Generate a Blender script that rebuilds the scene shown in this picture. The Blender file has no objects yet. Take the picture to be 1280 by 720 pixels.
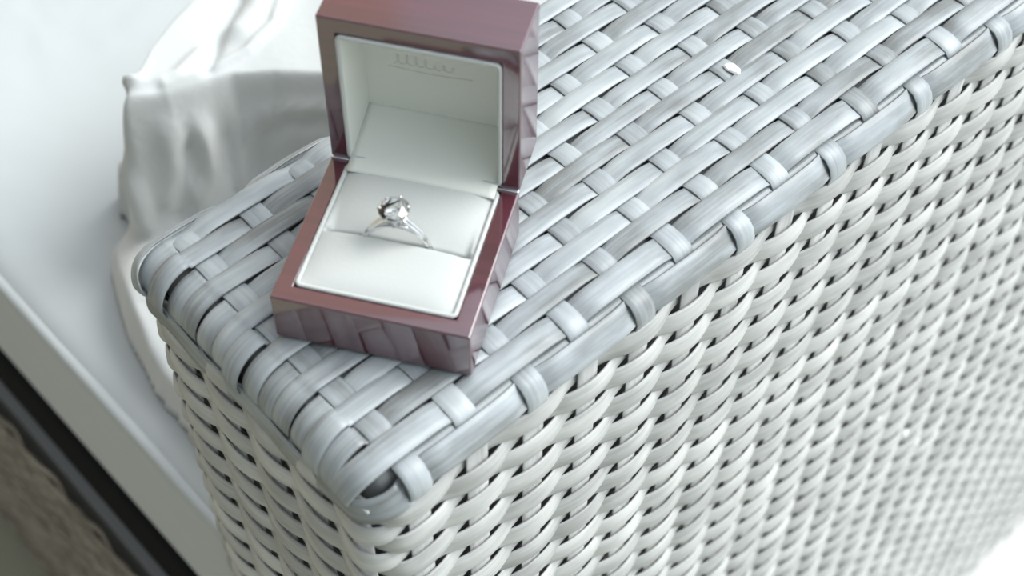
import bpy, bmesh, math, random
import numpy as np
from mathutils import Vector, Matrix
R_ = random.Random(7)
sc = bpy.context.scene
COL = sc.collection
Z0 = 0.70                      # height of the sofa arm's top above the floor

# ------------------------------------------------------------------ camera
yaw, pitch = -0.8339, 0.90866
f = Vector((math.sin(yaw)*math.cos(pitch), math.cos(yaw)*math.cos(pitch), -math.sin(pitch)))
r = Vector((math.cos(yaw), -math.sin(yaw), 0)); u = r.cross(f)
cam = bpy.data.cameras.new('camera'); co = bpy.data.objects.new('camera', cam); COL.objects.link(co)
m = Matrix(((r.x, u.x, -f.x, 0.23669), (r.y, u.y, -f.y, -0.24426), (r.z, u.z, -f.z, 0.34601+Z0), (0, 0, 0, 1)))
co.matrix_world = m
cam.sensor_width = 36; cam.lens = 36*1962.65/1280; cam.clip_start = .01
cam.dof.use_dof = True; cam.dof.focus_distance = 0.480; cam.dof.aperture_fstop = 11.5
sc.camera = co

# ------------------------------------------------------------------ sky, sun, exposure
w = bpy.data.worlds.new('sky'); sc.world = w; w.use_nodes = True
nt = w.node_tree; nt.nodes.clear()
wo = nt.nodes.new('ShaderNodeOutputWorld'); bg = nt.nodes.new('ShaderNodeBackground')
tc = nt.nodes.new('ShaderNodeTexCoord'); sx = nt.nodes.new('ShaderNodeSeparateXYZ'); cr = nt.nodes.new('ShaderNodeValToRGB')
nt.links.new(tc.outputs['Generated'], sx.inputs[0]); nt.links.new(sx.outputs['Z'], cr.inputs[0])
cr.color_ramp.elements[0].position = 0.0; cr.color_ramp.elements[0].color = (.95, .97, .96, 1)
cr.color_ramp.elements[1].position = 1.0; cr.color_ramp.elements[1].color = (.62, .72, .84, 1)
nt.links.new(cr.outputs[0], bg.inputs[0]); bg.inputs[1].default_value = 0.19
# bright hazy aureole round the sun
sd = Vector((0.38, 0.70, 0.85)).normalized()          # towards the sun: behind the sofa, to the right
dp = nt.nodes.new('ShaderNodeVectorMath'); dp.operation = 'DOT_PRODUCT'; dp.inputs[1].default_value = sd
mx_ = nt.nodes.new('ShaderNodeMath'); mx_.operation = 'MAXIMUM'; mx_.inputs[1].default_value = 0
pw = nt.nodes.new('ShaderNodeMath'); pw.operation = 'POWER'; pw.inputs[1].default_value = 2.5
ml = nt.nodes.new('ShaderNodeMath'); ml.operation = 'MULTIPLY'; ml.inputs[1].default_value = 2.1
b2 = nt.nodes.new('ShaderNodeBackground'); b2.inputs[0].default_value = (.84, .93, 1, 1); ash = nt.nodes.new('ShaderNodeAddShader')
nt.links.new(tc.outputs['Generated'], dp.inputs[0]); nt.links.new(dp.outputs['Value'], mx_.inputs[0]); nt.links.new(mx_.outputs[0], pw.inputs[0])
nt.links.new(pw.outputs[0], ml.inputs[0]); nt.links.new(ml.outputs[0], b2.inputs[1])
nt.links.new(bg.outputs[0], ash.inputs[0]); nt.links.new(b2.outputs[0], ash.inputs[1]); nt.links.new(ash.outputs[0], wo.inputs[0])
sun = bpy.data.lights.new('sun', 'SUN'); sun.energy = 2.3; sun.angle = math.radians(40); sun.color = (1, .98, .94)
so = bpy.data.objects.new('sun', sun); COL.objects.link(so)
so.rotation_euler = sd.to_track_quat('Z', 'Y').to_euler(); so.location = (2, 2, 4)
vs = sc.view_settings; vs.view_transform = 'Standard'; vs.look = 'None'; vs.gamma = 1; vs.exposure = 0.36

# ------------------------------------------------------------------ helpers
def tag(o, label=None, cat=None, group=None, kind=None):
    for k, v in (('label', label), ('category', cat), ('group', group), ('kind', kind)):
        if v: o[k] = v
    return o
def empty(name, loc, rz=0):
    o = bpy.data.objects.new(name, None); o.location = loc; o.rotation_euler.z = rz; o.empty_display_size = .02
    COL.objects.link(o); return o
def link(name, me, parent=None, mat=None, smooth=True):
    if mat is not None and not me.materials: me.materials.append(mat)
    if smooth: me.polygons.foreach_set('use_smooth', [True]*len(me.polygons))
    o = bpy.data.objects.new(name, me); COL.objects.link(o)
    if parent: o.parent = parent
    return o
def meshpy(name, v, fc):
    me = bpy.data.meshes.new(name); me.from_pydata([tuple(a) for a in v], [], fc); me.update(); return me
def bevel(o, wd, seg=3, ang=35):
    b = o.modifiers.new('bevel', 'BEVEL'); b.width = wd; b.segments = seg; b.limit_method = 'ANGLE'; b.angle_limit = math.radians(ang)
    b.harden_normals = False; return o
def box(name, x0, x1, y0, y1, z0, z1, parent, mat, bw=0, seg=3):
    v = [(x, y, z) for z in (z0, z1) for y in (y0, y1) for x in (x0, x1)]
    fc = [(0, 2, 3, 1), (4, 5, 7, 6), (0, 1, 5, 4), (2, 6, 7, 3), (0, 4, 6, 2), (1, 3, 7, 5)]
    o = link(name, meshpy(name, v, fc), parent, mat, smooth=bw > 0)
    if bw: bevel(o, bw, seg)
    return o
def tube(name, pts, rad, parent, mat, n=8, closed=False, squash=1.0):
    pts = [Vector(p) for p in pts]; N = len(pts); v = []; fc = []
    rads = rad if isinstance(rad, (list, tuple)) else [rad]*N
    for i, p in enumerate(pts):
        if closed: t = pts[(i+1) % N]-pts[i-1]
        else: t = pts[min(i+1, N-1)]-pts[max(i-1, 0)]
        t.normalize(); up = Vector((0, 0, 1)) if abs(t.z) < .95 else Vector((0, 1, 0))
        a = t.cross(up).normalized(); b = a.cross(t)
        for k in range(n):
            th = 2*math.pi*k/n; v.append(p+rads[i]*(a*math.cos(th)+b*math.sin(th)*squash))
    for i in range(N if closed else N-1):
        j = (i+1) % N
        for k in range(n): fc.append((i*n+k, i*n+(k+1) % n, j*n+(k+1) % n, j*n+k))
    if not closed: fc += [tuple(range(n))[::-1], tuple((N-1)*n+k for k in range(n))]
    return link(name, meshpy(name, v, fc), parent, mat)
SEC6 = [(-.5, 0), (-.40, .42), (0, .56), (.40, .42), (.5, 0), (.0, -.42)]
SEC8 = [(-.5, 0), (-.465, .36), (-.2, .5), (.2, .5), (.465, .36), (.5, 0), (.2, -.42), (-.2, -.42)]
def ribbon_mesh(name, P, Nn, width, thick, sec=SEC8, caps=True):
    """a flat strip swept along P (n,3) with surface normals Nn (n,3); uv = metres along, across"""
    P = np.asarray(P, float); Nn = np.asarray(Nn, float); n = len(P); k = len(sec)
    T = np.gradient(P, axis=0); T /= np.linalg.norm(T, axis=1)[:, None]+1e-12
    B = np.cross(T, Nn); B /= np.linalg.norm(B, axis=1)[:, None]+1e-12
    Nn = np.cross(B, T)
    W = np.broadcast_to(np.asarray(width, float), (n,))
    V = np.stack([P+B*(W*a)[:, None]+Nn*(thick*b) for a, b in sec], 1).reshape(-1, 3)
    i = np.arange(n-1)[:, None]; j = np.arange(k)[None, :]; j2 = (j+1) % k
    Q = np.stack([i*k+j, i*k+j2, (i+1)*k+j2, (i+1)*k+j], -1).reshape(-1, 4)
    me = bpy.data.meshes.new(name)
    nf = len(Q); extra = ([list(range(k))[::-1], [(n-1)*k+q for q in range(k)]] if caps else [])
    L = np.concatenate([Q.ravel()]+[np.array(e) for e in extra]) if extra else Q.ravel()
    me.vertices.add(len(V)); me.vertices.foreach_set('co', V.ravel())
    me.loops.add(len(L)); me.loops.foreach_set('vertex_index', L.astype(np.int32))
    me.polygons.add(nf+len(extra))
    st = np.concatenate([np.arange(nf)*4, [nf*4+q*k for q in range(len(extra))]]).astype(np.int32)
    me.polygons.foreach_set('loop_start', st)
    me.update(calc_edges=True)
    S = np.concatenate([[0], np.cumsum(np.linalg.norm(np.diff(P, axis=0), axis=1))])
    U = np.repeat(S, k); A = np.tile(np.array([a for a, b in sec])*float(W[0]), n)
    uv = me.uv_layers.new(name='UVMap'); uv.data.foreach_set('uv', np.stack([U[L], A[L]], 1).astype(np.float32).ravel())
    me.polygons.foreach_set('use_smooth', [True]*len(me.polygons))
    me.validate(); return me

# ------------------------------------------------------------------ materials
def mat(name, col, rough=.5, metal=0, coat=0, spec=.5):
    M = bpy.data.materials.new(name); M.use_nodes = True; b = M.node_tree.nodes['Principled BSDF']
    b.inputs['Base Color'].default_value = (*col, 1); b.inputs['Roughness'].default_value = rough
    b.inputs['Metallic'].default_value = metal; b.inputs['Coat Weight'].default_value = coat
    b.inputs['Specular IOR Level'].default_value = spec; b.inputs['Coat Roughness'].default_value = .04
    return M, M.node_tree, b
def nd(nt, t, **kw):
    n = nt.nodes.new(t)
    for k, v in kw.items():
        if k in n.inputs: n.inputs[k].default_value = v
        else: setattr(n, k, v)
    return n
def wicker(name, c0, c1, c2, rough=.42):
    M, nt, b = mat(name, c1, rough)
    uv = nd(nt, 'ShaderNodeUVMap'); oi = nd(nt, 'ShaderNodeObjectInfo')
    mp = nd(nt, 'ShaderNodeMapping'); mp.inputs['Scale'].default_value = (28, 900, 1)
    ad = nd(nt, 'ShaderNodeVectorMath', operation='ADD'); sc3 = nd(nt, 'ShaderNodeVectorMath', operation='SCALE'); sc3.inputs[3].default_value = 37.0
    cb = nd(nt, 'ShaderNodeCombineXYZ'); 
    for q in range(3): nt.links.new(oi.outputs['Random'], cb.inputs[q])
    nt.links.new(cb.outputs[0], sc3.inputs[0])
    nt.links.new(uv.outputs[0], mp.inputs[0]); nt.links.new(mp.outputs[0], ad.inputs[0]); nt.links.new(sc3.outputs[0], ad.inputs[1])
    n1 = nd(nt, 'ShaderNodeTexNoise', Scale=1.0, Detail=5.0, Roughness=.6); nt.links.new(ad.outputs[0], n1.inputs[0])
    mp2 = nd(nt, 'ShaderNodeMapping'); mp2.inputs['Scale'].default_value = (45, 130, 1); nt.links.new(uv.outputs[0], mp2.inputs[0])
    ad2 = nd(nt, 'ShaderNodeVectorMath', operation='ADD'); nt.links.new(mp2.outputs[0], ad2.inputs[0]); nt.links.new(sc3.outputs[0], ad2.inputs[1])
    n2 = nd(nt, 'ShaderNodeTexNoise', Scale=1.0, Detail=3.0); nt.links.new(ad2.outputs[0], n2.inputs[0])
    mx = nd(nt, 'ShaderNodeMix', data_type='FLOAT'); mx.inputs[0].default_value = .66
    nt.links.new(n1.outputs[0], mx.inputs[2]); nt.links.new(n2.outputs[0], mx.inputs[3])
    m2 = nd(nt, 'ShaderNodeMath', operation='MULTIPLY_ADD'); m2.inputs[1].default_value = .16; nt.links.new(oi.outputs['Random'], m2.inputs[0]); 
    s2 = nd(nt, 'ShaderNodeMath', operation='SUBTRACT'); s2.inputs[1].default_value = .08; nt.links.new(mx.outputs[0], s2.inputs[0]); nt.links.new(s2.outputs[0], m2.inputs[2])
    rp = nd(nt, 'ShaderNodeValToRGB'); e = rp.color_ramp.elements
    e[0].position = .34; e[0].color = (*c0, 1); e[1].position = .66; e[1].color = (*c2, 1)
    x = e.new(.5); x.color = (*c1, 1)
    nt.links.new(m2.outputs[0], rp.inputs[0]); nt.links.new(rp.outputs[0], b.inputs['Base Color'])
    bp = nd(nt, 'ShaderNodeBump', Strength=.35, Distance=.0003); nt.links.new(n1.outputs[0], bp.inputs['Height']); nt.links.new(bp.outputs[0], b.inputs['Normal'])
    return M
M_top = wicker('weathered_grey_wicker', (.205, .215, .212), (.33, .36, .375), (.43, .465, .475), .38)
M_side = wicker('pale_grey_wicker', (.35, .355, .345), (.48, .49, .475), (.61, .62, .60), .45)
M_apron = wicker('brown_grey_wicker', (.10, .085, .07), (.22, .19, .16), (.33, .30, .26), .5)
M_core = mat('dark_frame_core', (.20, .21, .215), .8)[0]
M_rail = mat('charcoal_rail', (.016, .017, .017), .9, spec=.05)[0]
M_foot = mat('grey_plastic_foot', (.12, .12, .12), .5)[0]

def fabric(name, col, scale, strength, big=0):
    M, nt, b = mat(name, col, .85, spec=.2)
    b.inputs['Sheen Weight'].default_value = .15
    t = nd(nt, 'ShaderNodeTexCoord'); n = nd(nt, 'ShaderNodeTexNoise', Scale=scale, Detail=4.0); nt.links.new(t.outputs['Object'], n.inputs[0])
    bp = nd(nt, 'ShaderNodeBump', Strength=strength, Distance=.002); nt.links.new(n.outputs[0], bp.inputs['Height'])
    if big:
        n2 = nd(nt, 'ShaderNodeTexNoise', Scale=big, Detail=2.0, Distortion=1.2); nt.links.new(t.outputs['Object'], n2.inputs[0])
        b2 = nd(nt, 'ShaderNodeBump', Strength=.25, Distance=.012); nt.links.new(n2.outputs[0], b2.inputs['Height']); nt.links.new(bp.outputs[0], b2.inputs['Normal'])
        nt.links.new(b2.outputs[0], b.inputs['Normal'])
    else: nt.links.new(bp.outputs[0], b.inputs['Normal'])
    return M
M_cush = fabric('white_outdoor_canvas', (.50, .53, .535), 60, .12, 9)
M_cloth = fabric('white_cotton', (.57, .59, .585), 250, .12)
M_leath = fabric('cream_white_leatherette', (.56, .58, .565), 900, .05)
M_satin = fabric('ivory_satin_lining', (.80, .82, .765), 700, .05)

M_mah, nt, b = mat('polished_mahogany_lacquer', (.10, .018, .024), .4, coat=1.0)
t = nd(nt, 'ShaderNodeTexCoord'); mp = nd(nt, 'ShaderNodeMapping'); mp.inputs['Scale'].default_value = (14, 260, 260)
n = nd(nt, 'ShaderNodeTexNoise', Scale=1.0, Detail=6.0); rp = nd(nt, 'ShaderNodeValToRGB')
rp.color_ramp.elements[0].position = .35; rp.color_ramp.elements[0].color = (.070, .007, .015, 1)
rp.color_ramp.elements[1].position = .7; rp.color_ramp.elements[1].color = (.105, .012, .024, 1)
nt.links.new(t.outputs['Object'], mp.inputs[0]); nt.links.new(mp.outputs[0], n.inputs[0]); nt.links.new(n.outputs[0], rp.inputs[0]); nt.links.new(rp.outputs[0], b.inputs['Base Color'])
b.inputs['Coat Roughness'].default_value = .08; b.inputs['Coat IOR'].default_value = 2.3; b.inputs['Coat Tint'].default_value = (.93, .93, 1, 1)
M_silver = mat('polished_white_gold', (.86, .87, .87), .12, metal=1)[0]
M_hinge = mat('bright_steel_hinge', (.85, .88, .9), .25, metal=1)[0]
M_dia, nt, b = mat('cut_diamond', (1, 1, 1), 0.0); b.inputs['Transmission Weight'].default_value = 1; b.inputs['IOR'].default_value = 1.9
M_spot = mat('white_spot', (.9, .92, .92), .4)[0]

M_floor, nt, b = mat('pale_terrace_stone', (.6, .6, .55), .7)
t = nd(nt, 'ShaderNodeTexCoord'); n = nd(nt, 'ShaderNodeTexNoise', Scale=14.0, Detail=6.0); rp = nd(nt, 'ShaderNodeValToRGB')
rp.color_ramp.elements[0].position = .3; rp.color_ramp.elements[0].color = (.78, .78, .74, 1)
rp.color_ramp.elements[1].position = .75; rp.color_ramp.elements[1].color = (.88, .88, .85, 1)
nt.links.new(t.outputs['Object'], n.inputs[0]); nt.links.new(n.outputs[0], rp.inputs[0]); nt.links.new(rp.outputs[0], b.inputs['Base Color'])

# ------------------------------------------------------------------ floor
fo = link('floor', meshpy('floor', [(-6, -6, .002), (6, -6, .002), (6, .12, .002), (0, .12, .002), (0, 6, .002), (-6, 6, .002)], [(0, 1, 2, 3, 4, 5)]), None, mat('shaded_olive_floor', (.30, .30, .23), .8)[0], False)  # olive floor with shade put into its colour, extent cut to limit bounce
tag(fo, kind='structure', label='olive-grey floor darkened for shade in front of the seat')
fl = link('floor', meshpy('floor', [(-6, -6, 0), (6, -6, 0), (6, 6, 0), (-6, 6, 0)], [(0, 1, 2, 3)]), None, M_floor, False)
tag(fl, kind='structure', label='pale stone terrace floor, sunlit right of the sofa arm')

# house wall standing left of the terrace (seen only as the tan reflection in the lacquer)
wl = box('wall_left', -3.5, -3.2, -3.5, 2.37, 0, 6.0, None, mat('tan_stucco', (.62, .50, .38), .9)[0])
tag(wl, kind='structure', label='tan rendered house wall beside the terrace')
# ------------------------------------------------------------------ the sofa
sofa = empty('wicker_sofa', (0, 0, 0))
tag(sofa, 'grey woven wicker sofa whose narrow arm carries the open ring box', 'sofa')
S = 0.02075; RP = 0.007155; V = 0.00735
XR, XL, YF, YB = .0655, -.0465, -.1370, .62         # outer planes of the weave of the arm
CC = .0040                                           # centre of cross strand i is at i*S + CC
ZT = Z0-.0009
# solid frame inside the weave
box('arm_core', XL+.0036, XR-.0065, YF+.0065, YB, .03, ZT-.0022, sofa, M_core, .005)
for (x, y) in ((.01, -.10), (.01, .58), (-.72, -.09), (-.72, .58)):
    box('foot', x-.02, x+.02, y-.02, y+.02, 0, .035, sofa, M_foot, .003)

# rows running round right side, front and left side of the arm
CRAD = .0115
def side_path(step, rr=CRAD):
    """arc length path; s=0 at the right side y=YB"""
    pts = []; L1 = YB-(YF+rr); La = math.pi/2*rr; L2 = (XR-rr)-(XL+rr); tot = 2*L1+2*La+L2
    ss = np.arange(0, tot+step*.5, step); P = []; Nn = []
    for s in ss:
        if s < L1: P.append((XR, YB-s)); Nn.append((1, 0))
        elif s < L1+La:
            a = (s-L1)/rr; P.append((XR-rr+rr*math.cos(a), YF+rr-rr*math.sin(a))); Nn.append((math.cos(a), -math.sin(a)))
        elif s < L1+La+L2: P.append((XR-rr-(s-L1-La), YF)); Nn.append((0, -1))
        elif s < L1+2*La+L2:
            a = (s-L1-La-L2)/rr; P.append((XL+rr-rr*math.sin(a), YF+rr-rr*math.cos(a))); Nn.append((-math.sin(a), -math.cos(a)))
        else: P.append((XL, YF+rr+(s-L1-2*La-L2))); Nn.append((-1, 0))
    return ss, np.array(P), np.array(Nn), L1, La, L2
ss, P2, N2, L1, La, L2 = side_path(S/10)
# stake m sits at y = m*S+CC on the right side; phase measured from there
phase = (YB-ss-CC)/S                                 # = m at stake m, goes on round the corner
AMP = .0021
def side_row(par, seed):
    rg = np.random.RandomState(seed)
    kk = np.arange(-70, 60); jit = rg.uniform(-.22, .22, len(kk)); 
    a = np.interp(phase, kk, jit)
    wv = np.cos(np.pi*(phase+par))
    sh = np.sign(wv)*np.abs(wv)**.8
    off = AMP*(1+.6*a)*sh - .0022
    zz = np.interp(phase, kk, rg.uniform(-.00035, .00035, len(kk)))
    P = np.column_stack([P2+N2*off[:, None], zz]); Nn = np.column_stack([N2, np.full(len(P2), .13)])
    return ribbon_mesh('side_strand', P, Nn, .0079+.0008*np.abs(wv)**1.5, .0012, SEC6)
variants = [[side_row(p, 10*p+q) for q in range(4)] for p in (0, 1)]
ZR = Z0-.0165
nrow = int((ZR-.035)/V)
for k in range(nrow):
    o = link('side_strand', variants[k % 2][R_.randrange(4)], sofa, M_side, False); o.location.z = ZR-k*V
# upright stakes under the rows
stk = ribbon_mesh('stake', [(0, 0, .03), (0, 0, .3), (0, 0, Z0-.012)], [(1, 0, 0)]*3, .0078, .0010)
for m_ in range(-14-6, int(YB/S)+14):
    s = YB-CC-m_*S
    if s < 0 or s > ss[-1]: continue
    x = np.interp(s, ss, P2[:, 0]); y = np.interp(s, ss, P2[:, 1]); nx = np.interp(s, ss, N2[:, 0]); ny = np.interp(s, ss, N2[:, 1])
    o = link('stake', stk, sofa, M_side, False); o.location = (x-nx*.0022, y-ny*.0022, 0); o.rotation_euler.z = math.atan2(ny, nx)

# lengthwise strands of the top, bending down over the front edge
FR = .0100                                            # radius of the front top edge
def over_front(zfun, x, front_drop, tuck, step=S/12, y1=YB, lift=0):
    """profile in (y,z): flat from the back, arc over the front edge, then down"""
    P = []; Nn = []
    yf = YF+.0012
    y = y1
    while y > yf+FR:
        P.append((x, y, ZT+zfun(y))); Nn.append((0, 0, 1)); y -= step
    zend = zfun(yf+FR)
    na = 9
    for q in range(na+1):
        a = math.pi/2*q/na; rr = FR+zend*(1-q/na)+lift
        P.append((x, yf+FR-rr*math.sin(a), ZT-FR+rr*math.cos(a))); Nn.append((0, -math.sin(a), math.cos(a)))
    nd_ = 6
    for q in range(1, nd_+1):
        tt = q/nd_; P.append((x, yf-lift+tuck*tt**1.3, ZT-FR-front_drop*tt)); Nn.append((0, -1, .0))
    return P, Nn
A_T = .00085
def wave(y, j, amp):
    # passes under the cross strands i with i+j even in a short dip, lies level over the others
    q = ((y-CC)/S+j)/2; dy = abs(q-round(q))*2*S
    return amp*(.9-1.9*math.exp(-(dy/.0060)**2.6)+.25*math.exp(-((dy-S)/.006)**2))
OVER = (-5, 0, 5, 6)
for j in range(-6, 7):
    x = (j+.44)*RP; jx = R_.uniform(-.0002, .0002); ph = R_.uniform(-.0004, .0004)
    ov = j in OVER
    P, Nn = over_front(lambda y: wave(y+ph, j, A_T), x+jx, .0095 if ov else .008, .004 if ov else .0022, lift=.0012 if ov else -.0004)
    # slight wandering so the strands look hand pulled
    P = [(a+.00025*math.sin(b*61+j*2.1), b, c) for a, b, c in P]
    link('top_strand', ribbon_mesh('top_strand', P, Nn, .0071*R_.uniform(.98, 1.02), .0010), sofa, M_top, False)

# the two wide border strands at the right edge and the one at the left edge
def border(name, pos, nrm, j, width, amp, curl):
    nrm = Vector(nrm).normalized(); P = []; Nn = []; side = 1 if pos[0] > 0 else -1.2
    y = YB
    while y > YF+curl:
        a = wave(y, j, amp*1.4)+.0001; P.append((pos[0]+nrm.x*a, y, ZT+pos[1]+nrm.z*a)); Nn.append(tuple(nrm)); y -= S/12
    # turns down over the front corner
    a0 = wave(y, j, amp); cx, cz = pos[0]+nrm.x*a0, ZT+pos[1]+nrm.z*a0
    for q in range(1, 13):
        a = math.pi/2*q/12
        P.append((cx-side*.004*(1-math.cos(a)), y-curl*math.sin(a)+.001, cz-curl*(1-math.cos(a)))); n_ = (nrm*math.cos(a)+Vector((0, -1, 0))*math.sin(a)); Nn.append(tuple(n_))
    for q in range(1, 4): P.append((cx-side*.004, P[-1][1]+.0024, P[-1][2]-.0022)); Nn.append((0, -1, .2))
    return link(name, ribbon_mesh(name, P, Nn, width, .0012), sofa, M_top, False)
border('border_strand', (.0543, -.0006), (.18, 0, 1), 7, .0083, A_T, .011)
border('border_strand', (-.0448, -.0022), (-.9, 0, 1), -7, .0060, A_T, .008)
# outer border: follows the arm edge and then turns round the front corner horizontally
def edge_strand(step=.0017, rr=.0118):
    P = []; Nn = []; y = YB; y0 = YF+.0006+rr; xr = XR-.0030
    def add(x, y, nx, ny, g, a):
        tz = .9*(1-g)+.10*g; n = Vector((nx, ny, tz)).normalized()
        P.append((x+n.x*a, y+n.y*a, ZT-.0052-.0098*g+n.z*a)); Nn.append(tuple(n))
    while y > y0:
        g = max(0, min(1, (y0+.010-y)/.034)); add(xr+.0020*g, y, 1, 0, g, wave(y, 8, .0012)*(1-g)); y -= step
    g0 = .010/.034
    for q in range(15):
        t_ = q/14; a = math.pi/2*t_; g = g0+(1-g0)*t_; e_ = .0006*g
        add(xr+.0020*g-rr+rr*math.cos(a), y0-rr*math.sin(a)+e_, math.cos(a), -math.sin(a), g, 0)
    x = xr+.0020-rr
    while x > XL+.010:
        x -= step; add(x, YF+.0006+.0005*math.sin(x*150), 0, -1, 1, 0)
    for q in range(1, 9):
        a = math.pi/2*q/8; add(XL+.0088-.0088*math.sin(a), YF+.0008+.0088-.0088*math.cos(a), -math.sin(a), -math.cos(a), 1, 0)
    add(XL, YF+.02, -1, 0, 1, 0)
    return P, Nn
P, Nn = edge_strand()
link('border_strand', ribbon_mesh('border_strand', P, Nn, .0086, .0011), sofa, M_top, False)
# a narrow filler strand showing in the gap between the two borders
P = [(.0595, y, ZT-.0036) for y in np.arange(YB, YF+.012, -.004)]
link('filler_strand', ribbon_mesh('filler_strand', P, [(.5, 0, 1)]*len(P), .0050, .0010), sofa, M_top, False)
# crosswise strands, weaving over and under, then down the right side as far as the first row
def cross(i):
    y = i*S+CC; P = []; Nn = []
    A = .00055
    def zc(x):
        jj = x/RP-.44; c = math.cos(math.pi*(jj+i)); return A*c
    # left end comes up round the edge
    for q in range(6):
        a = math.radians(90-15*q); P.append((XL+.008-.009*math.sin(a), y, ZT-.009+.009*math.cos(a))); Nn.append((-math.sin(a), 0, math.cos(a)))
    x = XL+.009
    while x < .0490:
        P.append((x, y+.0002*math.sin(x*150+i), ZT+zc(x))); Nn.append((0, 0, 1)); x += RP/6
    over1 = (i % 2 == 1)                                # over the inner border, under the outer one
    prof = ([(.0515, .0000), (.0550, -.0002), (.0582, -.0012), (.0600, -.0034), (.0615, -.0065), (.0618, -.0105), (.0616, -.014)] if over1 else
            [(.0515, -.0012), (.0550, -.0022), (.0575, -.0024), (.0598, -.0025), (.0622, -.0031), (.0643, -.0053), (.0653, -.0084), (.0648, -.0118), (.0632, -.0145)])
    for k, (px, pz) in enumerate(prof):
        P.append((px, y, ZT+pz)); Nn.append((0, 0, 1) if px < .0585 else ((.5, 0, .8) if pz > -.0026 else (.8, 0, .5) if pz > -.0060 else (1, 0, .12)))
    # resample for smoothness
    return ribbon_mesh('cross_strand', P, Nn, .0077, .0008)
for i in range(-6, int(YB/S)-0):
    link('cross_strand', cross(i), sofa, M_top, False)

# apron under the seat
SX0, SX1 = -.75, XL-.002
box('apron_core', SX0, SX1, -.132, .55, .09, Z0-.345, sofa, M_core)
ap = []
for par in (0, 1):
    xs = np.arange(SX0, SX1, S/6)
    P = [(x, -.1385-.0016*math.cos(math.pi*(x/S+par)), 0) for x in xs]
    ap.append(ribbon_mesh('apron_strand', P, [(0, -1, .1)]*len(P), .0072, .0013, SEC6))
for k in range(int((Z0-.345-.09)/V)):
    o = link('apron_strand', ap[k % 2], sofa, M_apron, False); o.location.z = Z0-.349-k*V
box('seat_rail', SX0, SX1, -.1275, .55, Z0-.342, Z0-.302, sofa, M_rail, .003)

# ------------------------------------------------------------------ seat cushion
cush = empty('seat_cushion', (-.40, .2, Z0-.30))
tag(cush, 'white canvas seat cushion with piped edge beside the wicker arm', 'cushion')
cx0, cx1, cy0, cy1, cz = -.35, .345, -.325, .35, .10
def superbox(x0, x1, y0, y1, z0, z1, rd, nx=60, ny=60, nz=10, puff=.0010):
    bm = bmesh.new(); bmesh.ops.create_cube(bm, size=1)
    bmesh.ops.subdivide_edges(bm, edges=bm.edges[:], cuts=39, use_grid_fill=True)
    for v in bm.verts:
        a, b_, c = v.co*2
        hx, hy, hz = (x1-x0)/2, (y1-y0)/2, (z1-z0)/2
        # keep edge loops dense at the rim
        a = math.copysign(1-(1-abs(a))**1.8, a); b_ = math.copysign(1-(1-abs(b_))**1.8, b_)
        p = Vector((a*hx, b_*hy, c*hz)); q = Vector((max(-hx+rd, min(hx-rd, p.x)), max(-hy+rd, min(hy-rd, p.y)), max(-hz+rd, min(hz-rd, p.z))))
        d = p-q
        if d.length > 1e-9: p = q+d.normalized()*min(rd, max(abs(d.x), abs(d.y), abs(d.z)))
        p.z += puff*max(0, 1-a*a)*max(0, 1-b_*b_)*(1 if c > 0 else 0)
        p.z += .0012*math.sin(p.x*47+p.y*23)*math.sin(p.y*39-p.x*15) if c > .9 else 0
        v.co = p+Vector(((x0+x1)/2, (y0+y1)/2, (z0+z1)/2))
    me = bpy.data.meshes.new('cover'); bm.to_mesh(me); bm.free(); return me
link('cover', superbox(cx0, cx1, cy0, cy1, 0, cz, .013), cush, M_cush)
def rr_loop(x0, x1, y0, y1, z, rd, n=8):
    pts = []
    for (cx_, cy_, a0) in ((x1-rd, y1-rd, 0), (x0+rd, y1-rd, 90), (x0+rd, y0+rd, 180), (x1-rd, y0+rd, 270)):
        for q in range(n+1):
            a = math.radians(a0+90*q/n); pts.append((cx_+rd*math.cos(a), cy_+rd*math.sin(a), z))
    return pts
tube('piping', rr_loop(cx0+.0025, cx1-.0025, cy0+.0025, cy1-.0025, cz-.0055, .012), .0028, cush, M_cush, closed=True)
tube('piping', rr_loop(cx0+.003, cx1-.003, cy0+.003, cy1-.003, .006, .012), .0028, cush, M_cush, closed=True)

# ------------------------------------------------------------------ crumpled white garment on the seat, against the arm
gx = np.linspace(-.285, -.050, 230); gy = np.concatenate([np.linspace(-.118, .11, 240), np.linspace(.112, .24, 90)])
def sdf(X, Y, poly):
    D = np.full(X.shape, 9.); ins = np.zeros(X.shape, bool); n = len(poly)
    for k in range(n):
        (x0, y0), (x1, y1) = poly[k], poly[(k+1) % n]; dx, dy = x1-x0, y1-y0
        t_ = np.clip(((X-x0)*dx+(Y-y0)*dy)/(dx*dx+dy*dy), 0, 1); D = np.minimum(D, np.hypot(X-x0-t_*dx, Y-y0-t_*dy))
        c_ = ((y0 > Y) != (y1 > Y)) & (X < (x1-x0)*(Y-y0)/(y1-y0+1e-12)+x0); ins ^= c_
    return np.where(ins, -D, D)
PA = [(-.2228, -.0081), (-.2174, -.0239), (-.2110, -.0381), (-.2011, -.0513), (-.1930, -.0613), (-.1847, -.0472), (-.1809, -.0297), (-.1779, -.0209), (-.1666, -.0085), (-.1508, .0035), (-.12, .026), (-.08, .05), (-.058, .062), (-.060, .13), (-.12, .17), (-.19, .15), (-.222, .08)]
PB = [(-.250, .06), (-.240, -.020), (-.2360, -.045), (-.2424, -.0570), (-.2300, -.0655), (-.2130, -.0640), (-.2080, -.0730), (-.2072, -.0860), (-.189, -.0951), (-.1638, -.1027), (-.133, -.1100), (-.10, -.113), (-.056, -.115), (-.058, .18), (-.12, .21), (-.21, .19), (-.245, .12)]
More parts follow.
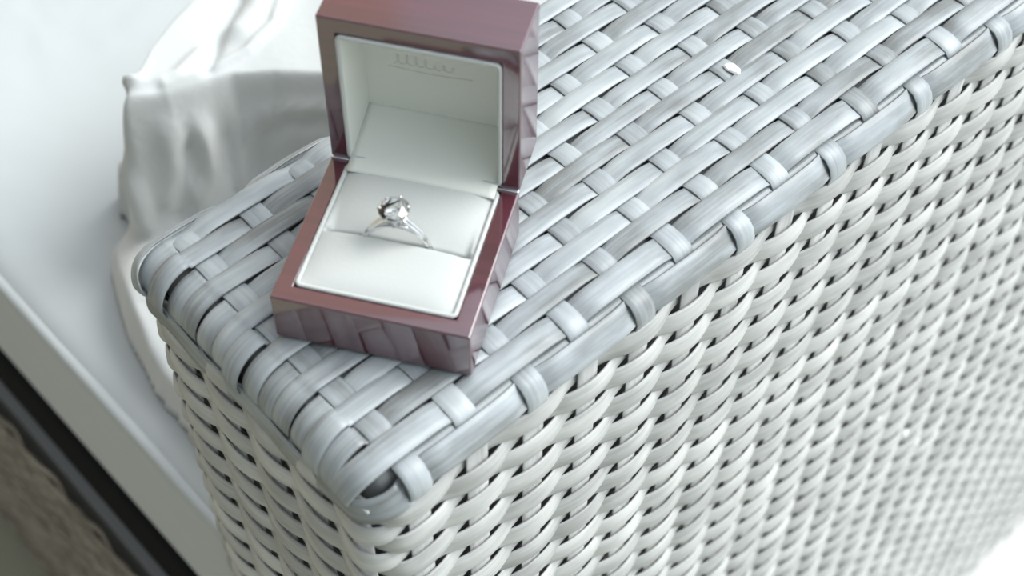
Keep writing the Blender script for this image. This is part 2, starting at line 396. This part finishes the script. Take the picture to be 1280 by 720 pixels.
def sst(t): t = np.clip(t, 0, 1); return t*t*(3-2*t)
def gbase(X, Y):
    a = sdf(X, Y, PA); b_ = sdf(X, Y, PB)
    A = sst(1-(a+.0015)/.0150)
    B = sst(1-(b_+.009)/.0110)
    hB = .016+.008*np.sin(X*75+1)*np.sin(Y*60+X*30)+.30*np.clip(.045-np.maximum(a, 0), 0, .045)
    return np.maximum(-.014+(.014+.0)*B+hB*B, -.014)*(1-A)+A*(.0985+.003*np.sin(X*40+Y*25))
X, Y = np.meshgrid(gx, gy)
H = gbase(X, Y)
folds = [
 ([(-0.3031, -0.0144, -0.0141), (-0.1884, -0.0454, 0.0964), (-0.1851, -0.0276, 0.0956), (-0.1837, -0.0082, 0.0956), (-0.1884, 0.0089, 0.0959), (-0.1993, 0.022, 0.0957)], 0.0022, 0.0026),
 ([(-0.1977, -0.0541, 0.0977), (-0.3176, 0.0068, -0.0141), (-0.333, 0.031, -0.014), (-0.3377, 0.0504, -0.0141)], 0.003, 0.003),
 ([(-0.1961, -0.0544, 0.0978), (-0.1908, -0.0383, 0.0962), (-0.1956, -0.0232, 0.0959)], 0.0028, 0.0026),
 ([(-0.1861, -0.0272, 0.0955), (-0.1988, -0.0122, 0.0957), (-0.2123, 0.0091, 0.0957)], 0.003, -0.0035),
 ([(-0.1959, -0.0037, 0.0955), (-0.2005, 0.0079, 0.0954), (-0.2045, 0.0158, 0.0955)], 0.007, 0.005),
 ([(-0.1783, -0.0384, 0.0744), (-0.1758, -0.0402, 0.0548), (-0.1753, -0.0487, 0.0419)], 0.0045, 0.0045),
 ([(-0.1821, -0.0509, 0.0774), (-0.1803, -0.0528, 0.061), (-0.1803, -0.0592, 0.0433)], 0.006, 0.0035),
 ([(-0.179, -0.0457, 0.069), (-0.1775, -0.0486, 0.0552), (-0.1781, -0.0581, 0.0365)], 0.005, -0.0035),
 ([(-0.175, -0.0302, 0.0658), (-0.1733, -0.033, 0.0496)], 0.005, -0.0025),
 ([(-0.1711, -0.0301, 0.0416), (-0.172, -0.027, 0.0537), (-0.1723, -0.0243, 0.0614), (-0.1702, -0.0204, 0.0694), (-0.1667, -0.0156, 0.0745), (-0.1589, -0.0078, 0.0807), (-0.147, 0.0019, 0.0839)], 0.0032, 0.0026),
 ([(-0.1678, -0.0236, 0.0445), (-0.1684, -0.0208, 0.0595), (-0.165, -0.0153, 0.0689), (-0.1586, -0.0089, 0.0751), (-0.1474, 0.0002, 0.0774)], 0.0030, -0.0010),
 ([(-0.1628, -0.0153, 0.06), (-0.1576, -0.0099, 0.0674), (-0.1483, -0.002, 0.0706)], 0.0040, 0.0016),
 ([(-0.1938, -0.0687, 0.0554), (-0.1895, -0.0692, 0.0482), (-0.1865, -0.0711, 0.0343)], 0.005, 0.004),
 ([(-0.1845, -0.0862, 0.0269), (-0.1691, -0.0891, 0.033), (-0.164, -0.0849, 0.0316)], 0.006, 0.005),
 ([(-0.1699, -0.0789, 0.0316), (-0.1529, -0.0856, 0.0265), (-0.1359, -0.094, 0.0233)], 0.007, 0.0045),
 ([(-0.1576, -0.0961, 0.0311), (-0.1405, -0.1014, 0.0199), (-0.1134, -0.1048, 0.018)], 0.006, 0.0035),
 ([(-0.1779, -0.0692, 0.0324), (-0.1628, -0.082, 0.0301), (-0.1495, -0.0972, 0.0292)], 0.005, -0.004),
]
P3 = np.stack([X, Y, H], -1)
du = np.gradient(P3, axis=1); dv = np.gradient(P3, axis=0); NN = np.cross(du, dv); NN /= np.linalg.norm(NN, axis=-1)[..., None]
disp = .0007*np.sin(X*130+Y*60)*np.sin(Y*95-X*40)
for pts, wd, hh in folds:
    D = np.full(X.shape, 9.); n_ = len(pts)
    for k in range(n_-1):
        a_ = np.array(pts[k]); e_ = np.array(pts[k+1])-a_; q_ = P3-a_; t_ = np.clip((q_@e_)/(e_@e_), 0, 1)
        D = np.minimum(D, np.linalg.norm(q_-t_[..., None]*e_, axis=-1))
    disp += hh*np.exp(-(D/wd)**2)
P3 = P3+NN*disp[..., None]; H = P3[..., 2]
ny_, nx_ = X.shape
Vv = P3.reshape(-1, 3)
idx = np.arange(ny_*nx_).reshape(ny_, nx_)
Hf = H
keep = (Hf[:-1, :-1] > .0004) | (Hf[1:, 1:] > .0004) | (Hf[1:, :-1] > .0004) | (Hf[:-1, 1:] > .0004)
fc = np.stack([idx[:-1, :-1], idx[:-1, 1:], idx[1:, 1:], idx[1:, :-1]], -1)[keep]
garment = link('crumpled_garment', meshpy('crumpled_garment', Vv.tolist(), [tuple(map(int, a)) for a in fc]), None, M_cloth)
garment.location = (0, 0, Z0-.1955)
sf = garment.modifiers.new('thickness', 'SOLIDIFY'); sf.thickness = .0006; sf.offset = -1
tag(garment, 'crumpled white cotton garment with rounded seam, heaped on the seat behind the ring box', 'clothing')

# ------------------------------------------------------------------ ring box
BX, BY, BA = .006654, -.122033, .58187
W_, D_, H_, T_ = .0550, .0520, .0184, .0197
rb = empty('ring_box', (BX, BY, Z0+.0012), BA)
tag(rb, 'open mahogany-lacquered ring box with white lining on the wicker arm', 'box')
def tray(name, w, d, h, wall, depth, parent, mt, back=None, front=None):
    """box with a recess cut in its top"""
    o_ = [(0, 0), (w, 0), (w, d), (0, d)]; b_ = back or wall; f_ = front or wall; i_ = [(wall, f_), (w-wall, f_), (w-wall, d-b_), (wall, d-b_)]
    v = [(x, y, 0) for x, y in o_]+[(x, y, h) for x, y in o_]+[(x, y, h) for x, y in i_]+[(x, y, h-depth) for x, y in i_]
    fc = [(3, 2, 1, 0), (12, 13, 14, 15)]
    for k in range(4):
        j = (k+1) % 4; fc += [(k, j, 4+j, 4+k), (4+k, 4+j, 8+j, 8+k), (8+k, 8+j, 12+j, 12+k)]
    o = link(name, meshpy(name, v, fc), parent, mt); bevel(o, .0007, 3); 
    wn = o.modifiers.new('wn', 'WEIGHTED_NORMAL'); wn.keep_sharp = False
    return o
hb = H_-.0012
tray('base_shell', W_, D_, hb, .0052, .012, rb, M_mah, back=.0012)
lid = tray('lid_shell', W_, D_-.0005, T_, .0052, .0178, rb, M_mah, front=.0010)
# lid: its opening faces forward, hinged on the rear top edge of the base
TILT = -.0191
# tray local: x right, y -> up, z(opening) -> front
lm = Matrix(((1, 0, 0, 0), (0, 0, -1, D_+T_), (0, 1, 0, hb+.0006), (0, 0, 0, 1)))
hp = Vector((0, D_, hb+.0006)); rot = Matrix.Translation(hp) @ Matrix.Rotation(-TILT*-1, 4, 'X') @ Matrix.Translation(-hp)
LM = rot @ lm
lid.matrix_local = LM
def frame(name, x0, x1, y0, y1, z, wd, ht, parent, mt, rd=.0012):
    """thin raised lining edge round an opening"""
    return tube(name, rr_loop(x0, x1, y0, y1, z, rd, 4), wd, parent, mt, n=8, closed=True, squash=ht)
frame('lining_edge', .0057, W_-.0057, .0057, D_-.0020, hb+.0001, .00065, 1.0, rb, M_leath)
fe = frame('lining_edge', .0056, W_-.0056, .0012, D_-.0062, T_+.0003, .0006, 1.1, rb, M_leath); fe.matrix_local = LM
# lid lining: open box
lw0, lw1, lh0, lh1, ld = .0060, W_-.0060, .0012, D_-.0068, .0038
bm = bmesh.new()
vv = [bm.verts.new(p) for p in [(lw0, lh0, T_+.0003), (lw1, lh0, T_+.0003), (lw1, lh1, T_+.0003), (lw0, lh1, T_+.0003), (lw0+.0006, lh0+.0006, ld), (lw1-.0006, lh0+.0006, ld), (lw1-.0006, lh1-.0006, ld), (lw0+.0006, lh1-.0006, ld)]]
bm.faces.new([vv[4], vv[5], vv[6], vv[7]])
for k in range(4):
    j = (k+1) % 4; bm.faces.new([vv[k], vv[j], vv[4+j], vv[4+k]])
me = bpy.data.meshes.new('lid_lining'); bm.to_mesh(me); bm.free()
o = link('lid_lining', me, rb, M_satin, False); o.matrix_local = LM
s_ = o.modifiers.new('thickness', 'SOLIDIFY'); s_.thickness = .0005; s_.offset = 0
# faint embossed script, unreadable in the photograph
def script(x, y, sz, n, seed):
    pts = []; rg = random.Random(seed); hts = [rg.choice((.5, .5, 1.0, .6, .9)) for _ in range(n)]
    for k in range(n*10):
        t_ = k/10; hgt = hts[int(t_)]
        pts.append((x+sz*(t_*.62+.22*math.sin(2*math.pi*t_)), y+sz*hgt*.5*(1-math.cos(2*math.pi*t_))*.9, ld+.0003))
    return pts
for a in ((.0125, .0300, .0026, 6, 3), (.0150, .0245, .0042, 7, 5)):
    o = tube('embossed_script', script(*a), .00008, rb, M_satin, n=5); o.matrix_local = LM
tube('embossed_script', [(.0135+.024*q/14, .0232-.0006*math.sin(q/14*math.pi), ld+.0003) for q in range(15)], .00008, rb, M_satin, n=5).matrix_local = LM
# hinge strip showing as a bright line in the seam
box('hinge_plate', .0002, .0066, D_-.0009, D_+.003, hb-.0002, hb+.0007, rb, M_hinge, .0002)
box('hinge_plate', W_-.0066, W_-.0002, D_-.0009, D_+.003, hb-.0002, hb+.0007, rb, M_hinge, .0002)
# ring pad with slot
px = np.linspace(.0059, W_-.0059, 84); py = np.linspace(.0059, D_-.0018, 120)
PX, PY = np.meshgrid(px, py)
SL = .0262
ex = np.minimum(PX-px[0], px[-1]-PX); ef = PY-py[0]
puff = .0023*(1-np.exp(-ex/.0035))*(1-np.exp(-ef/.0030))
PZ = hb-.0006+puff
inx = 1/(1+np.exp(-(PX-.0075)/.00035))*1/(1+np.exp((PX-.0470)/.00035))
front = np.exp(-((SL-.0004-PY)/.00045).clip(0, 50))                    # crisp lip on the near side
PZ = np.where(PY < SL-.0004, PZ-.0012*front*inx, PZ)
back = np.exp(-((PY-SL)/.0052).clip(0, 50)**1.25)
PZ = np.where(PY >= SL-.0004, PZ-.0034*back*inx, PZ)
groove = np.exp(-((PY-SL-.0002)/.00085)**4)
PZ -= .0075*groove*inx
PZ += .0004*np.exp(-((PX-.020)/.006)**2-((PY-.031)/.004)**2)
idx = np.arange(PX.size).reshape(PX.shape)
fc = np.stack([idx[:-1, :-1], idx[:-1, 1:], idx[1:, 1:], idx[1:, :-1]], -1).reshape(-1, 4)
link('ring_pad', meshpy('ring_pad', np.stack([PX, PY, PZ], -1).reshape(-1, 3).tolist(), [tuple(map(int, a)) for a in fc]), rb, M_leath)
# satin flap that covers the hinge from the pad up to the lid's inner panel
P = []
nU, nV = 20, 16
for a in range(nV+1):
    t_ = a/nV
    y = .0468+(.0684-.0468)*t_; z = hb+.0012+.0066*t_**1.25
    xi = .0060+.0006*t_
    for q in range(nU+1):
        s_ = q/nU; P.append((xi+(W_-2*xi)*s_, y, z+.0006*math.sin(s_*math.pi)*(1-t_)))
fc = [(a*(nU+1)+q, a*(nU+1)+q+1, (a+1)*(nU+1)+q+1, (a+1)*(nU+1)+q) for a in range(nV) for q in range(nU)]
o = link('hinge_flap', meshpy('hinge_flap', P, fc), rb, M_satin); s_ = o.modifiers.new('thickness', 'SOLIDIFY'); s_.thickness = .0005; s_.offset = -1

# ------------------------------------------------------------------ the ring in the slot
ca, sa = math.cos(BA), math.sin(BA)
def box_pt(x, y, z): return (BX+ca*x-sa*y, BY+sa*x+ca*y, Z0+.0012+z)
ring = empty('engagement_ring', box_pt(.0271, SL+.0004, .0148), BA+.06)
tag(ring, 'white gold solitaire engagement ring with a round brilliant stone in the box slot', 'ring')
RR = .0092
bpts = []; brad = []
for q in range(72):
    a = 2*math.pi*q/72; bpts.append((RR*math.sin(a), 0, RR*math.cos(a))); brad.append(.00105+.0001*math.cos(a))
tube('band', bpts, brad, ring, M_silver, n=10, closed=True, squash=.65)
for sgn in (-1, 1):                                   # cathedral shoulders rising to the head
    for yy in (-.0006, .0006):
        tube('shoulder', [(sgn*.0082, yy*.4, .0046), (sgn*.0066, yy, .0072), (sgn*.0048, yy, .0094), (sgn*.0030, yy, .0112), (sgn*.0022, yy, .0124)], [.0006, .00055, .0005, .0005, .0005], ring, M_silver, n=8)
SR = .0043; ZG = RR+.0066
tube('basket_ring', [(.0022*math.cos(a), .0022*math.sin(a), ZG-.0028) for a in np.linspace(0, 2*math.pi, 25)[:-1]], .00035, ring, M_silver, n=6, closed=True)
tube('basket_ring', [(.0033*math.cos(a), .0033*math.sin(a), ZG-.0011) for a in np.linspace(0, 2*math.pi, 33)[:-1]], .00030, ring, M_silver, n=6, closed=True)
for k in range(6):
    a = math.radians(60*k+15); c_, s_ = math.cos(a), math.sin(a)
    tube('prong', [(.0010*c_, .0010*s_, RR+.0002), (.0024*c_, .0024*s_, ZG-.0026), (.0038*c_, .0038*s_, ZG-.0004), (.0041*c_, .0041*s_, ZG+.0004), (.0036*c_, .0036*s_, ZG+.0010)], [.0004, .0004, .00042, .00045, .00035], ring, M_silver, n=7)
def pol(rd, deg, z): a = math.radians(deg); return (rd*math.cos(a), rd*math.sin(a), z)
v = [pol(.56*SR, 45*k, .30*SR) for k in range(8)]+[pol(.80*SR, 45*k+22.5, .19*SR) for k in range(8)]
v += [pol(SR, 22.5*k, .03*SR) for k in range(16)]+[pol(SR, 22.5*k, -.03*SR) for k in range(16)]
v += [pol(.22*SR, 45*k+22.5, -.68*SR) for k in range(8)]+[(0, 0, -.86*SR)]
fc = [tuple(range(8))]
for k in range(8):
    k1 = (k+1) % 8; km = (k-1) % 8; g0, g1, g2 = 16+2*k, 16+2*k+1, 16+(2*k+2) % 16
    fc += [(k, 8+k, k1), (k, 8+km, g0, 8+k), (8+k, g0, g1), (8+k, g1, g2)]
    l0, l1, l2 = g0+16, g1+16, g2+16
    fc += [(40+k, l1, l0), (40+k, l2, l1), (48, 40+k, l0, 40+km)]
for k in range(16): fc.append((16+k, 32+k, 32+(k+1) % 16, 16+(k+1) % 16))
me = meshpy('diamond', v, fc); bm = bmesh.new(); bm.from_mesh(me); bmesh.ops.recalc_face_normals(bm, faces=bm.faces[:]); bm.to_mesh(me); bm.free()
dm = link('diamond', me, ring, M_dia, False); dm.location = (0, 0, ZG); dm.rotation_euler.z = .2

# ------------------------------------------------------------------ small white spots on the weave; the side ones stand for glints
def spot(x, y, z, nrm, sx_, sy_, label, seed):
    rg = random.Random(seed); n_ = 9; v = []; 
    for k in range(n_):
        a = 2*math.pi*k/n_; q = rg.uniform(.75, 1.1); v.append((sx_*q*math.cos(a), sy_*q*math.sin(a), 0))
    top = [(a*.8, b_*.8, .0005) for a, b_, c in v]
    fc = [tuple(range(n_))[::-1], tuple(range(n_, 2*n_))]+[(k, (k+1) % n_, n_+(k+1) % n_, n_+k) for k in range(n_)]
    o = link('white_spot', meshpy('white_spot', v+top, fc), None, M_spot, False)
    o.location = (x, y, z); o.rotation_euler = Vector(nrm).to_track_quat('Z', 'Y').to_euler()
    tag(o, label, 'spot', 'white spots on the weave')
spot(.0190, .0464, Z0+.0005, (0, 0, 1), .0036, .0020, 'small white fleck on the top of the wicker arm, right of the box', 1)
spot(.0655, .1265, Z0-.2264, (1, 0, .2), .0024, .0026, 'small white fleck standing for a glint on the arm side, highest and leftmost of three', 2)
spot(.0655, .1598, Z0-.2754, (1, 0, .2), .0024, .0024, 'small white fleck standing for a glint on the arm side, middle of three', 3)
spot(.0655, .1761, Z0-.3004, (1, 0, .2), .0030, .0024, 'small white fleck standing for a glint on the arm side, lowest and rightmost of three', 4)
